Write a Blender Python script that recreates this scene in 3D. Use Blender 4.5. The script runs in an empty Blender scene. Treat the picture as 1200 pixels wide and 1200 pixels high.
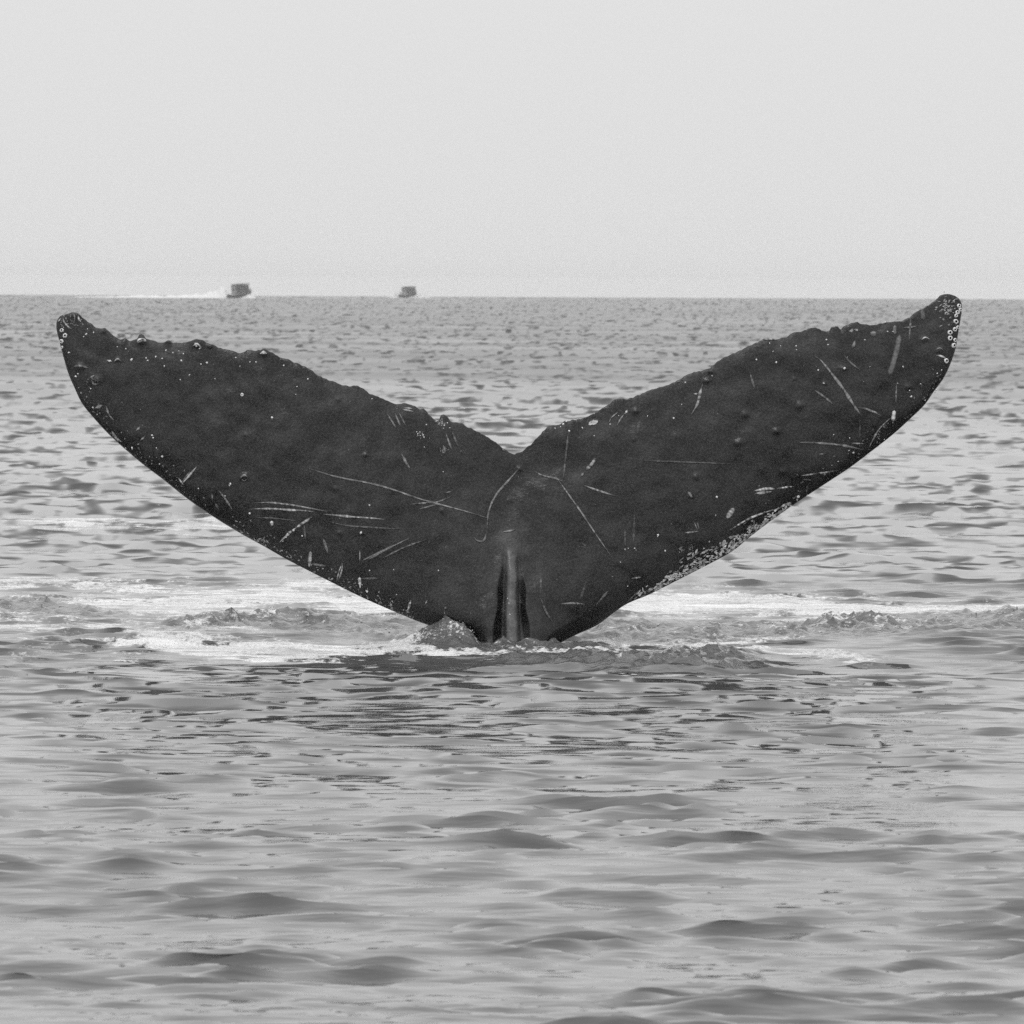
import bpy, bmesh, math, random
import numpy as np
from mathutils import Vector, Matrix, Euler

rng = np.random.default_rng(7)
random.seed(7)
scene = bpy.context.scene
C = scene.collection

# ------------------------------------------------------------------ camera
FPX = 11935.0                 # focal length in pixels of a 1200 px wide frame
CAM_H = 1.542                # eye height over the sea (m)
LEVEL = 344.3                # picture row of the level line at the centre column
PITCH = math.atan((600 - LEVEL) / FPX)
ROLL = math.radians(0.265)
cam_d = bpy.data.cameras.new('camera')
cam = bpy.data.objects.new('camera', cam_d)
C.objects.link(cam)
scene.camera = cam
cam_d.sensor_width = 36.0
cam_d.lens = 36.0 * FPX / 1200.0
cam_d.clip_start = 0.5
cam_d.clip_end = 30000
CAM_R = Matrix.Rotation(math.pi / 2 - PITCH, 3, 'X') @ Matrix.Rotation(ROLL, 3, 'Z')
cam.matrix_world = Matrix.Translation((0, 0, CAM_H)) @ CAM_R.to_4x4()
cam_d.dof.use_dof = True
cam_d.dof.focus_distance = 45.0
cam_d.dof.aperture_fstop = 33.0

# ------------------------------------------------------------------ sky, sun, exposure
SUN_EL, SUN_AZ = math.radians(58), math.radians(205)   # high, behind the camera and to its left
world = bpy.data.worlds.new('World')
scene.world = world
world.use_nodes = True
wn, wl = world.node_tree.nodes, world.node_tree.links
wn.clear()
w_out = wn.new('ShaderNodeOutputWorld')
w_bg = wn.new('ShaderNodeBackground')
w_sky = wn.new('ShaderNodeTexSky')
w_sky.sky_type = 'NISHITA'
w_sky.sun_disc = False
w_sky.sun_elevation = SUN_EL
w_sky.sun_rotation = SUN_AZ
w_sky.dust_density = 6.0
w_sky.air_density = 1.5
w_bw = wn.new('ShaderNodeRGBToBW')           # a colourless day
w_mix = wn.new('ShaderNodeMix')
w_mix.data_type = 'RGBA'
w_mix.inputs['Factor'].default_value = 0.82  # thin even overcast over the clear sky
w_tc = wn.new('ShaderNodeTexCoord')          # standard overcast: the vault brightens from the horizon to the zenith
w_sep = wn.new('ShaderNodeSeparateXYZ')
w_ov = wn.new('ShaderNodeMapRange')
for k_, v_ in (('From Min', 0.0), ('From Max', 1.0), ('To Min', 8.85), ('To Max', 18.0)): w_ov.inputs[k_].default_value = v_
wl.new(w_tc.outputs['Generated'], w_sep.inputs[0])
wl.new(w_sep.outputs['Z'], w_ov.inputs['Value'])
wl.new(w_ov.outputs['Result'], w_mix.inputs['B'])
wl.new(w_sky.outputs['Color'], w_bw.inputs['Color'])
wl.new(w_bw.outputs['Val'], w_mix.inputs['A'])
wl.new(w_mix.outputs['Result'], w_bg.inputs['Color'])
w_bg.inputs['Strength'].default_value = 0.1
wl.new(w_bg.outputs['Background'], w_out.inputs['Surface'])

sun_d = bpy.data.lights.new('sun', 'SUN')
sun_d.energy = 0.8
sun_d.angle = math.radians(12)
sun_d.color = (1.0, 1.0, 1.0)
sun = bpy.data.objects.new('sun', sun_d)
C.objects.link(sun)
to_sun = Vector((math.sin(SUN_AZ) * math.cos(SUN_EL), math.cos(SUN_AZ) * math.cos(SUN_EL), math.sin(SUN_EL)))
sun.rotation_euler = to_sun.to_track_quat('Z', 'Y').to_euler()
sun.location = (0, -30, 60)
vs = scene.view_settings
vs.view_transform = 'Standard'
vs.look = 'None'
vs.exposure = 0.0
vs.gamma = 1.0
vs.use_curve_mapping = False
scene.cycles.max_bounces = 6
scene.cycles.use_denoising = False
scene.cycles.sample_clamp_direct = 4.0
scene.cycles.sample_clamp_indirect = 2.0

# ------------------------------------------------------------------ helpers
RM = np.array(CAM_R)

def at_depth(px, py, Y):
    """pixel of the photograph -> point of the place at distance Y (arrays allowed)"""
    px, py, Y = np.broadcast_arrays(np.asarray(px, float), np.asarray(py, float), np.asarray(Y, float))
    v = np.stack([(px - 600) / FPX, -(py - 600) / FPX, -np.ones_like(px)], -1)
    w = v @ RM.T
    t = Y / w[..., 1]
    return np.stack([w[..., 0] * t, Y, CAM_H + w[..., 2] * t], -1)

def on_sea(px, py):
    v = np.array([(px - 600) / FPX, -(py - 600) / FPX, -1.0])
    w = RM @ v
    t = -CAM_H / w[2]
    return w[0] * t, w[1] * t

def sstep(a, b, x):
    t = np.clip((x - a) / (b - a), 0, 1)
    return t * t * (3 - 2 * t)

def tag(o, label=None, cat=None, group=None, kind=None):
    if label: o['label'] = label
    if cat: o['category'] = cat
    if group: o['group'] = group
    if kind: o['kind'] = kind
    return o

def link(name, me, mat=None, parent=None):
    o = bpy.data.objects.new(name, me)
    C.objects.link(o)
    if mat is not None and len(me.materials) == 0:
        me.materials.append(mat)
    if parent is not None:
        o.parent = parent
    return o

def grid_mesh(name, V, nr, nc, flip=False, keep=None):
    """V (nr*nc,3): a structured grid as a smooth mesh"""
    me = bpy.data.meshes.new(name)
    i = (np.arange(nr - 1)[:, None] * nc + np.arange(nc - 1)[None, :]).ravel()
    q = np.stack([i, i + 1, i + nc + 1, i + nc], 1)
    if flip: q = q[:, ::-1]
    if keep is not None: q = q[keep]
    raw_mesh(me, V, q)
    return me

def raw_mesh(me, V, q):
    n = len(q)
    me.vertices.add(len(V))
    me.vertices.foreach_set('co', np.ascontiguousarray(V, np.float32).ravel())
    me.loops.add(n * q.shape[1])
    me.loops.foreach_set('vertex_index', np.ascontiguousarray(q, np.int32).ravel())
    me.polygons.add(n)
    me.polygons.foreach_set('loop_start', np.arange(0, n * q.shape[1], q.shape[1], dtype=np.int32))
    me.update(calc_edges=True)
    me.polygons.foreach_set('use_smooth', np.ones(n, bool))
    me.update()

def add_attr(me, name, vals):
    a = me.attributes.new(name, 'FLOAT', 'POINT')
    a.data.foreach_set('value', np.ascontiguousarray(vals, np.float32).ravel())

class NT:
    """a small node-tree writer"""
    def __init__(self, name):
        self.m = bpy.data.materials.new(name)
        self.m.use_nodes = True
        self.n, self.l = self.m.node_tree.nodes, self.m.node_tree.links
        self.n.clear()
        self.out = self.n.new('ShaderNodeOutputMaterial')
    def node(self, t, **kw):
        x = self.n.new(t)
        for k, v in kw.items(): setattr(x, k, v)
        return x
    def put(self, sock, v):
        if hasattr(v, 'is_linked') or isinstance(v, bpy.types.NodeSocket): self.l.new(v, sock)
        else: sock.default_value = v
    def math(self, op, a, b=0.0, clamp=False):
        x = self.node('ShaderNodeMath', operation=op, use_clamp=clamp)
        self.put(x.inputs[0], a); self.put(x.inputs[1], b)
        return x.outputs[0]
    def noise(self, vec, scale, detail=3.0, rough=0.5):
        x = self.node('ShaderNodeTexNoise')
        x.inputs['Scale'].default_value = scale
        x.inputs['Detail'].default_value = detail
        x.inputs['Roughness'].default_value = rough
        if vec is not None: self.l.new(vec, x.inputs['Vector'])
        return x.outputs['Fac']
    def ramp(self, v, a, b, lo=0.0, hi=1.0):
        x = self.node('ShaderNodeMapRange', interpolation_type='SMOOTHSTEP')
        self.put(x.inputs['Value'], v)
        for k, q in zip(('From Min', 'From Max', 'To Min', 'To Max'), (a, b, lo, hi)): self.put(x.inputs[k], q)
        return x.outputs['Result']
    def attr(self, name):
        return self.node('ShaderNodeAttribute', attribute_name=name).outputs['Fac']
    def grey(self, v):
        x = self.node('ShaderNodeCombineColor')
        for k in range(3): self.put(x.inputs[k], v)
        return x.outputs[0]
    def pbsdf(self, base, rough, spec=0.5, normal=None, **kw):
        p = self.node('ShaderNodeBsdfPrincipled')
        if isinstance(base, float): p.inputs['Base Color'].default_value = (base, base, base, 1)
        else: self.l.new(self.grey(base), p.inputs['Base Color'])
        self.put(p.inputs['Roughness'], rough)
        self.put(p.inputs['Specular IOR Level'], spec)
        if normal is not None: self.l.new(normal, p.inputs['Normal'])
        for k, v in kw.items(): self.put(p.inputs[k], v)
        return p.outputs[0]
    def bump(self, h, dist, strength=1.0):
        b = self.node('ShaderNodeBump')
        self.put(b.inputs['Height'], h)
        self.put(b.inputs['Distance'], dist); self.put(b.inputs['Strength'], strength)
        return b.outputs[0]
    def done(self, sh):
        self.l.new(sh, self.out.inputs['Surface'])
        return self.m

# ------------------------------------------------------------------ wave fields
def wave_tile(N, L, lmin, lmax, power, wind, spread, slope, seed, cpow=2):
    r = np.random.default_rng(seed)
    k1 = np.fft.fftfreq(N, L / N) * 2 * np.pi
    kx, ky = np.meshgrid(k1, k1)
    k = np.hypot(kx, ky); k[0, 0] = 1
    a = k ** (-power)
    lam = 2 * np.pi / k
    a *= sstep(lmin * 0.8, lmin * 1.3, lam) * (1 - sstep(lmax * 0.7, lmax * 1.25, lam))
    ang = np.arctan2(ky, kx) - wind
    a *= spread + (1 - spread) * np.abs(np.cos(ang)) ** cpow
    a[0, 0] = 0
    H = a * np.fft.fft2(r.standard_normal((N, N)))
    h = np.fft.ifft2(H).real
    sx = np.fft.ifft2(1j * kx * H).real
    sy = np.fft.ifft2(1j * ky * H).real
    s = slope / math.sqrt((sx ** 2 + sy ** 2).mean() / 1.0)
    dx = np.fft.ifft2(1j * kx / k * H).real
    dy = np.fft.ifft2(1j * ky / k * H).real
    return np.stack([dx, dy, h, sx, sy], -1).astype(np.float32) * s, L

def noise_tile(N, L, lmin, lmax, power, seed, stretch=1.0):
    r = np.random.default_rng(seed)
    k1 = np.fft.fftfreq(N, L / N) * 2 * np.pi
    kx, ky = np.meshgrid(k1, k1)
    k = np.hypot(kx * stretch, ky); k[0, 0] = 1
    lam = 2 * np.pi / k
    a = k ** (-power) * sstep(lmin * 0.7, lmin * 1.3, lam) * (1 - sstep(lmax * 0.7, lmax * 1.3, lam))
    a[0, 0] = 0
    h = np.fft.ifft2(a * np.fft.fft2(r.standard_normal((N, N)))).real
    h /= h.std()
    return h[..., None].astype(np.float32), L

def sample(tile, X, Y, rot=0.0):
    T, L = tile
    N = T.shape[0]
    c, s = math.cos(rot), math.sin(rot)
    u = (X * c + Y * s) / L * N
    v = (-X * s + Y * c) / L * N
    i = np.floor(u).astype(np.int64); j = np.floor(v).astype(np.int64)
    fu = (u - i)[:, None].astype(np.float32); fv = (v - j)[:, None].astype(np.float32)
    i0, i1, j0, j1 = i % N, (i + 1) % N, j % N, (j + 1) % N
    r = (T[j0, i0] * (1 - fu) + T[j0, i1] * fu) * (1 - fv) + (T[j1, i0] * (1 - fu) + T[j1, i1] * fu) * fv
    if T.shape[2] == 5:
        r = np.stack([r[:, 0] * c - r[:, 1] * s, r[:, 0] * s + r[:, 1] * c, r[:, 2], r[:, 3] * c - r[:, 4] * s, r[:, 3] * s + r[:, 4] * c], 1)
    return r if T.shape[2] > 1 else r[:, 0]

# ------------------------------------------------------------------ the sea
SEA_FAR = 5000.0
HF = CAM_H * FPX
p = np.arange(1000, 40, -1.15)
d_rows = HF / p
d_rows = d_rows[(d_rows < 42.3) | (d_rows > 54.5)]
d_rows = np.concatenate([d_rows, np.arange(42.3, 44.2, 0.05), np.arange(44.2, 45.0, 0.014), np.arange(45.0, 54.5, 0.04),
                         HF / np.linspace(39, HF / SEA_FAR, 48),
                         [-5000, -1500, -400, -120, -40  , -12, 0, 8, 12, 15]])
d_rows = np.sort(d_rows)
nf, ns = 700, 110
cf = np.linspace(-1, 1, nf)
sd = np.linspace(0, 1, ns + 1)[1:]
fx = np.array([8, 20, 60, 200, 800, 2500, 6000.0])
rows = []
for d in d_rows:
    dd = max(d, 6.0)
    wf = min(0.0535 * dd + 0.2, 900)
    ws = wf + 3.0 + 0.16 * dd
    side = wf + (ws - wf) * sd ** 1.6
    far = ws + fx
    rows.append(np.concatenate([-far[::-1], -side[::-1], cf * wf, side, far]))
XX = np.array(rows)
nr, nc = XX.shape
YY = np.repeat(d_rows[:, None], nc, 1)
X0, Y0 = XX.ravel(), YY.ravel()
# fade of the modelled waves to a plain sheet, outside the zone seen from the boat
wf_r = np.clip(0.0535 * np.maximum(Y0, 6) + 0.2, None, 900)
ws_r = wf_r + 3.0 + 0.16 * np.maximum(Y0, 6)
fade = (1 - sstep(0.85, 1.0, np.abs(X0) / ws_r)) * sstep(12.0, 17.0, Y0)
step = np.maximum(np.gradient(d_rows), 0.002)
step = np.repeat(step[:, None], nc, 1).ravel()

def band(pts):
    """soft 0..1 mask of a streak lying on the sea: (column, row, half height) in the photograph"""
    w = [on_sea(a, b) for a, b, _ in pts]
    xs = np.array([q[0] for q in w]); yc = np.array([q[1] for q in w])
    hw = np.array([(on_sea(a, b - h)[1] - on_sea(a, b + h)[1]) / 2 for a, b, h in pts])
    c_ = np.interp(X0, xs, yc); h_ = np.interp(X0, xs, hw)
    ends = sstep(xs[0] - 0.25, xs[0] + 0.15, X0) * (1 - sstep(xs[-1] - 0.15, xs[-1] + 0.25, X0))
    if pts[0][0] <= 0: ends = 1 - sstep(xs[-1] - 0.15, xs[-1] + 0.25, X0)
    if pts[-1][0] >= 1200: ends = sstep(xs[0] - 0.25, xs[0] + 0.15, X0)
    return np.clip(1.35 - np.abs(Y0 - c_) / np.maximum(h_, 0.02), 0, 1) * ends

nz1 = sample(noise_tile(512, 13.7, 0.12, 4.0, 1.4, 11, 0.45), X0, Y0)
nz2 = sample(noise_tile(512, 7.1, 0.05, 0.7, 0.9, 12, 0.7), X0, Y0, 0.3)
wob = sample(noise_tile(512, 19.0, 0.5, 6.0, 1.6, 13), X0, Y0)
Yk = Y0.copy()
Y0 = Y0 + wob * 0.09                       # streaks wander
turb = np.maximum.reduce([
    band([(690, 740, 10), (800, 741, 10), (900, 743, 9), (960, 743, 8), (1060, 738, 12), (1200, 733, 12)]),
    band([(205, 738, 4), (330, 733, 9), (420, 738, 9), (500, 738, 9)]),
    band([(0, 713, 9), (60, 718, 8), (120, 724, 4)]) * 0.8,
    band([(600, 766, 3), (720, 768, 6), (860, 768, 5)]) * 0.9,
    band([(470, 752, 6), (600, 757, 7), (700, 757, 6)]) * 0.8])
foam = np.maximum.reduce([
    band([(640, 712, 10), (760, 706, 16), (860, 708, 14), (960, 712, 10), (1060, 720, 6), (1200, 716, 8)]) * 1.0,
    band([(480, 758, 4), (520, 762, 4), (600, 762, 4), (700, 760, 4), (760, 762, 4)]) * 0.95,
    band([(150, 750, 8), (260, 756, 9), (400, 758, 8), (500, 753, 6)]) * 0.95,
    band([(170, 712, 10), (330, 704, 14), (500, 714, 10)]) * 0.9,
    band([(0, 688, 8), (80, 685, 7), (180, 690, 5)]) * 0.7,
    band([(330, 684, 4), (420, 688, 6), (520, 690, 5)]) * 0.6,
    band([(700, 753, 5), (850, 753, 5), (960, 748, 3)]) * 0.8,
    band([(0, 612, 10), (120, 615, 9), (270, 622, 6)]) * 0.45,
    band([(760, 766, 3), (900, 762, 3), (1010, 768, 3)]) * 0.5,
    band([(0, 720, 40), (250, 715, 42), (560, 715, 35)]) * 0.42,
    band([(640, 715, 26), (900, 715, 30), (1200, 722, 22)]) * 0.38])
slick = np.maximum(band([(150, 810, 20), (420, 805, 42), (800, 808, 42), (1100, 820, 22)]),
                   band([(0, 650, 45), (250, 660, 40), (520, 670, 25)]) * 0.8)
Y0 = Yk
spot = np.zeros_like(X0)

T_L = wave_tile(1024, 61.0, 0.9, 9.0, 2.2, math.radians(80), 0.1, 0.03, 8, 4)
T_A = wave_tile(1024, 21.0, 0.10, 0.9, 1.3, math.radians(87), 0.04, 0.185, 1, 5)
T_B = wave_tile(1024, 8.3, 0.05, 0.36, 2.0, math.radians(92), 0.03, 0.145, 2, 7)
T_T = wave_tile(512, 3.1, 0.03, 0.22, 1.9, 0.4, 0.8, 0.5, 3)
env = sample(noise_tile(512, 23.0, 0.35, 3.5, 1.3, 31, 0.6), X0, Y0, 0.1)     # chop comes in groups with sleek water between
env = np.clip(0.74 + 0.58 * env, 0.13, 2.0)[:, None]
A = sample(T_A, X0, Y0, 0.11) * env + sample(T_L, X0, Y0, 0.3)
B = sample(T_B, X0, Y0, -0.12)
T = sample(T_T, X0, Y0, 0.5)
gust = 1 + 0.4 * sample(noise_tile(256, 61.0, 2.0, 30.0, 1.5, 15), X0, Y0)
gust = np.clip(gust, 0.3, 1.9)
calm = np.clip(turb + foam, 0, 1)
D = A * (1 - 0.15 * slick - 0.45 * calm)[:, None] * (0.6 + 0.4 * gust)[:, None] + B * (gust * (0.6 + 0.4 * env[:, 0]))[:, None]
D[:, :2] *= 1.15                               # pinched crests
tm = np.clip(turb * (0.75 + 0.45 * nz1), 0, 1.2)
D = D + T * (tm * 1.0 + 0.12 * np.clip(foam, 0, 1))[:, None]
D[:, 2] += 0.035 * np.clip(turb, 0, 1) ** 0.6 * (0.8 + 0.4 * nz1) + 0.012 * np.clip(foam, 0, 1)
# the heap of water pushed up against the edge of the fluke
lx, ly = on_sea(526, 754)
def heap(x, y, rx, ry, h, pw=2.0):
    return h * np.exp(-(np.abs((X0 - x) / rx) ** pw + np.abs((Y0 - y) / ry) ** 2))
LUMP = heap(lx - 0.02, 44.70, 0.12, 0.16, 0.088, 3.0) + heap(lx + 0.06, 44.72, 0.09, 0.12, 0.035)
LUMP += heap(0.30, 44.85, 0.16, 0.10, 0.022) + heap(0.02, 44.74, 0.2, 0.05, 0.012)
_near = (np.abs(X0) < 0.7) & (Y0 > 43.9) & (Y0 < 45.6)
D[:, 2] -= (D[_near, 2].mean() + 0.014) * np.exp(-(X0 / 1.3) ** 2 - ((Y0 - 44.7) / 1.6) ** 2)   # the sea stands level round the tail stock
D[:, 2] += LUMP
D += T * (np.clip(LUMP * 8, 0, 0.7))[:, None]
D[:, 2] += 0.012 * nz1 * np.clip(LUMP * 8, 0, 1)
fade3 = fade[:, None]
V = np.stack([X0, Y0, np.zeros_like(X0)], 1) + D[:, :3] * fade3 * np.array([0.9, 0.9, 1.0])
water_me = grid_mesh('water', V, nr, nc)
foam_glint_v = np.clip((foam * 0.8 + (0.13 * nz1 + 0.11 * nz2) * sstep(0, 0.3, foam)) * (1 - 0.8 * np.clip(LUMP * 9, 0, 1)) - 0.48 * np.clip(turb, 0, 1), 0, 1)
foam_glint_v = np.maximum(foam_glint_v, np.clip(tm - 0.45, 0, 1) * np.clip(nz2 * 0.5, 0, 1))
foam_glint_v = np.maximum(foam_glint_v, np.clip(LUMP * 10, 0, 1) * (0.13 + 0.13 * nz2))  # on the heap, foam lace paints in the netted glints of glassy water
add_attr(water_me, 'foam', foam_glint_v)
un = sstep(0.4, 2.6, step)
# true wave slopes as normals where the sheet is too coarse to carry the small waves itself
G = V.reshape(nr, nc, 3)
gn = np.cross(np.gradient(G, axis=1), np.gradient(G, axis=0)).reshape(-1, 3)
gn /= np.maximum(np.linalg.norm(gn, axis=1, keepdims=True), 1e-12)
jac = np.clip(1 + D[:, 2] * 6.0, 0.6, 1.8) * 1.85
an = np.stack([-D[:, 3] * fade * jac, -D[:, 4] * fade * jac, np.ones_like(X0)], 1)
an /= np.linalg.norm(an, axis=1, keepdims=True)
wn_ = sstep(0.03, 0.11, step)[:, None]
NN = gn * (1 - wn_) + an * wn_
NN /= np.linalg.norm(NN, axis=1, keepdims=True)
water_me.normals_split_custom_set_from_vertices(NN.astype(np.float32))
add_attr(water_me, 'unresolved', un)
add_attr(water_me, 'churn', np.clip(np.maximum(turb, LUMP * 10), 0, 1))

n = NT('sea_water')
pos = n.node('ShaderNodeNewGeometry').outputs['Position']
mp = n.node('ShaderNodeMapping'); n.l.new(pos, mp.inputs['Vector']); mp.inputs['Scale'].default_value = (0.5, 1.0, 1.0)
cat = n.noise(mp.outputs[0], 0.05, 4.0, 0.6)
mpf = n.node('ShaderNodeMapping'); n.l.new(pos, mpf.inputs['Vector']); mpf.inputs['Scale'].default_value = (0.3, 1.0, 1.0)
fine = n.noise(mpf.outputs[0], 30.0, 3.0, 0.55)
fine2 = n.noise(mpf.outputs[0], 10.0, 3.0, 0.5)
rough = n.math('ADD', 0.06, n.math('MULTIPLY', n.attr('unresolved'), n.ramp(cat, 0.3, 0.7, 0.15, 0.32)))
h = n.math('ADD', n.math('MULTIPLY', fine, 0.0022), n.math('MULTIPLY', fine2, 0.0065))
h = n.math('ADD', h, n.math('MULTIPLY', n.attr('churn'), n.math('MULTIPLY', n.noise(pos, 28.0, 4.0, 0.6), 0.022)))
bmp = n.bump(h, 1.0)
sea = n.pbsdf(n.math('ADD', 0.058, n.math('MULTIPLY', n.attr('churn'), 0.02)), rough, 0.5, bmp, IOR=1.4)
bub = n.noise(pos, 55.0, 4.0, 0.65)
lace = n.noise(mp.outputs[0], 11.0, 4.0, 0.6)
mp2 = n.node('ShaderNodeMapping'); n.l.new(pos, mp2.inputs['Vector']); mp2.inputs['Scale'].default_value = (0.28, 1.0, 1.0)
streak = n.noise(mp2.outputs[0], 5.0, 5.0, 0.62)
ch = n.attr('churn')
nsum = n.math('ADD', n.math('MULTIPLY', bub, n.math('ADD', 1.0, ch)), n.math('MULTIPLY', lace, n.math('SUBTRACT', 1.0, n.math('MULTIPLY', ch, 0.5))))
nsum = n.math('ADD', nsum, n.math('MULTIPLY', streak, n.math('SUBTRACT', 1.0, ch)))
nsum = n.math('SUBTRACT', nsum, n.math('SUBTRACT', 1.5, n.math('MULTIPLY', ch, 0.25)))
ff = n.math('ADD', n.attr('foam'), n.math('MULTIPLY', nsum, 1.05))
ff = n.math('MULTIPLY', n.ramp(ff, 0.2, 0.62), n.ramp(n.attr('foam'), 0.02, 0.14))
fm = n.pbsdf(n.ramp(n.math('ADD', n.math('MULTIPLY', bub, 0.4), n.math('MULTIPLY', streak, 0.6)), 0.35, 0.65, 0.42, 0.8), 0.6, 0.3, n.bump(bub, 0.02))
mx = n.node('ShaderNodeMixShader')
n.l.new(ff, mx.inputs[0]); n.l.new(sea, mx.inputs[1]); n.l.new(fm, mx.inputs[2])
WATER = n.done(mx.outputs[0])
FOAM = None
n = NT('white_water')
pos = n.node('ShaderNodeNewGeometry').outputs['Position']
FOAM = n.done(n.pbsdf(0.6, 0.5, 0.3))
n = NT('drops')
DROPS = n.done(n.pbsdf(0.5, 0.08, 0.5, IOR=1.33))
water = link('water', water_me, WATER)
tag(water, 'grey choppy sea with foam streaks around the whale tail', kind='structure')

# ------------------------------------------------------------------ the whale's tail
def zr(ox, oy, s, pts):
    """read-off positions in an enlargement of the photograph -> its pixels"""
    return [(ox + a / s, oy + b / s) + tuple(c) for a, b, *c in pts]
Z1, Z2, Z3, Z4 = (40, 340, 4.0), (280, 380, 3.529), (560, 430, 4.0), (840, 320, 3.871)

TRAIL = [(66, 380), (66.3, 377), (70, 371), (77.5, 368), (85, 366), (91, 367), (97.5, 372.5), (107.5, 380), (115, 384.5), (122.5, 384.5), (127.5, 388.7),
 (136, 395), (142.5, 397), (147.5, 396.5), (152.5, 399), (160, 397.5), (163, 393), (165.5, 391.3), (168, 392.5), (171, 396.5), (180, 400), (191, 401.5),
 (197, 398.5), (202.5, 401), (212.5, 402), (224, 399.5), (230, 397), (237.5, 399), (244, 402.5), (250, 404), (256, 407), (267.5, 410), (281, 414),
 (286, 412.5), (291, 409.5), (300, 410.5), (309, 408.5), (315, 411), (322.5, 415.5), (331, 419.5), (340, 422.5), (361, 431.5), (373.5, 440), (393, 448),
 (407.5, 453), (416, 452), (424.5, 454), (433, 461), (450, 468), (463, 473), (475.5, 473), (482.5, 474), (490, 478), (497, 479), (502, 484), (508, 491),
 (514, 493), (516.5, 487.5), (520, 486), (525, 489), (529, 494), (538, 495.5), (552, 502), (566, 509), (577.5, 516), (589, 525), (597, 530.5), (603, 532),
 (610, 529.5), (617.5, 524.5), (627.5, 515), (636, 506), (641, 501), (647.5, 499), (656, 497), (664, 493), (672.5, 492), (685, 489), (696, 484.5),
 (707.5, 478), (715, 473), (720, 468), (725, 467.5), (732.5, 468), (742.5, 465.5), (755, 460), (767.5, 455.5), (780, 452), (790, 448), (800, 442),
 (810, 437.5), (822, 434.5), (832, 430.5), (840, 424), (853, 417), (868, 410), (881, 404), (892, 399), (902, 397), (911, 398), (920, 395), (930, 390),
 (942, 387.7), (950, 384), (959, 384.6), (964, 387.7), (972, 387), (974.5, 383.5), (982, 382.8), (985, 384.6), (992, 381), (1003, 378), (1010.5, 380),
 (1021, 381), (1036, 378.4), (1054, 376.3), (1065, 371.7), (1075, 364.4), (1088, 358), (1096, 351.5), (1102, 346.3), (1110, 344.5), (1119, 346.6),
 (1125.5, 352.3), (1127.5, 360), (1127, 366)]
LEAD = [(66, 380), (66, 385), (69.5, 400), (74, 417.5), (80, 437.5), (87.5, 455), (96, 472.5), (110, 490), (126, 507.5), (145, 525), (167.5, 544),
 (190, 561), (215, 581), (240, 599), (265, 615), (287, 628), (308, 639.5), (337, 656), (365, 670.5), (393, 684.6), (422, 699), (450, 711.5), (470, 720),
 (488, 727.5), (515, 737), (540, 745), (558, 753), (569, 766), (574, 785), (574, 810), (572, 850), (600, 852), (632, 850), (630, 810), (632, 785),
 (640, 766), (657.5, 753), (675, 744), (700, 732.5), (720, 717.5), (735, 707.5), (760, 697), (785, 684.5), (825, 664), (858, 646), (881, 627.4),
 (912, 604), (938, 586), (964, 569), (995, 548.6), (1021, 529), (1047, 508.6), (1067, 490.5), (1083, 475), (1094, 459.5), (1106, 443), (1114, 426),
 (1120, 408), (1123, 390), (1125.5, 375.5), (1127, 366)]

def half(pts, n):
    q = np.array(pts, float)
    # smooth parameter: chord length of a coarse version of the line
    s = np.concatenate([[0], np.cumsum(np.hypot(*np.diff(q, axis=0).T))])
    return q, s
def resample(pts, n, w=None):
    q, s = half(pts, n)
    t = np.linspace(0, 1, n) if w is None else w
    t = t * s[-1]
    # Catmull-Rom through the points
    i = np.clip(np.searchsorted(s, t, side='right') - 1, 0, len(q) - 2)
    P0, P1, P2, P3 = q[np.maximum(i - 1, 0)], q[i], q[i + 1], q[np.minimum(i + 2, len(q) - 1)]
    h_ = (s[i + 1] - s[i])
    f = ((t - s[i]) / h_)[:, None]
    m1 = (P2 - P0) / (s[i + 1] - s[np.maximum(i - 1, 0)])[:, None] * h_[:, None]
    m2 = (P3 - P1) / (s[np.minimum(i + 2, len(q) - 1)] - s[i])[:, None] * h_[:, None]
    f2, f3 = f * f, f * f * f
    return (2 * f3 - 3 * f2 + 1) * P1 + (f3 - 2 * f2 + f) * m1 + (-2 * f3 + 3 * f2) * P2 + (f3 - f2) * m2

kT = [i for i, q in enumerate(TRAIL) if q == (603, 532)][0]
kL = [i for i, q in enumerate(LEAD) if q == (600, 852)][0]
NU = 440
# leading edge: waterline corner and below takes the last quarter of each half
w_t = np.linspace(0, 1, NU)
w_l = np.interp(w_t, [0, 0.84, 1.0], [0, 0.835, 1.0])
TL = resample(TRAIL[:kT + 1], NU, w_t)
LL = resample(LEAD[:kL + 1], NU, w_l)
TR = resample(TRAIL[kT:][::-1], NU, w_t)
LR = resample(LEAD[kL:][::-1], NU, w_l)
Tc = np.concatenate([TL, TR[::-1][1:]])
Lc = np.concatenate([LL, LR[::-1][1:]])
nu = len(Tc)
_e = np.random.default_rng(41).standard_normal(nu)
_e = np.convolve(_e, np.exp(-np.linspace(-2, 2, 7) ** 2), 'same')
Tc[:, 1] += 0.42 * _e / _e.std() * np.clip(np.minimum(np.arange(nu), np.arange(nu)[::-1]) / 40.0, 0, 1)
NV = 170
vv = (1 - np.cos(np.linspace(0, math.pi, NV))) / 2
vv = 0.5 * vv + 0.5 * np.linspace(0, 1, NV)
vv = vv ** 1.15
PX = Lc[:, None, 0] + (Tc - Lc)[:, None, 0] * vv[None, :]
PY = Lc[:, None, 1] + (Tc - Lc)[:, None, 1] * vv[None, :]
S = 0.00377
chord = np.hypot(*(Tc - Lc).T) * S
uu = np.linspace(-1, 1, nu)
Vv = np.repeat(vv[None, :], nu, 0)
ch = np.minimum(chord, 0.95)[:, None]
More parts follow.
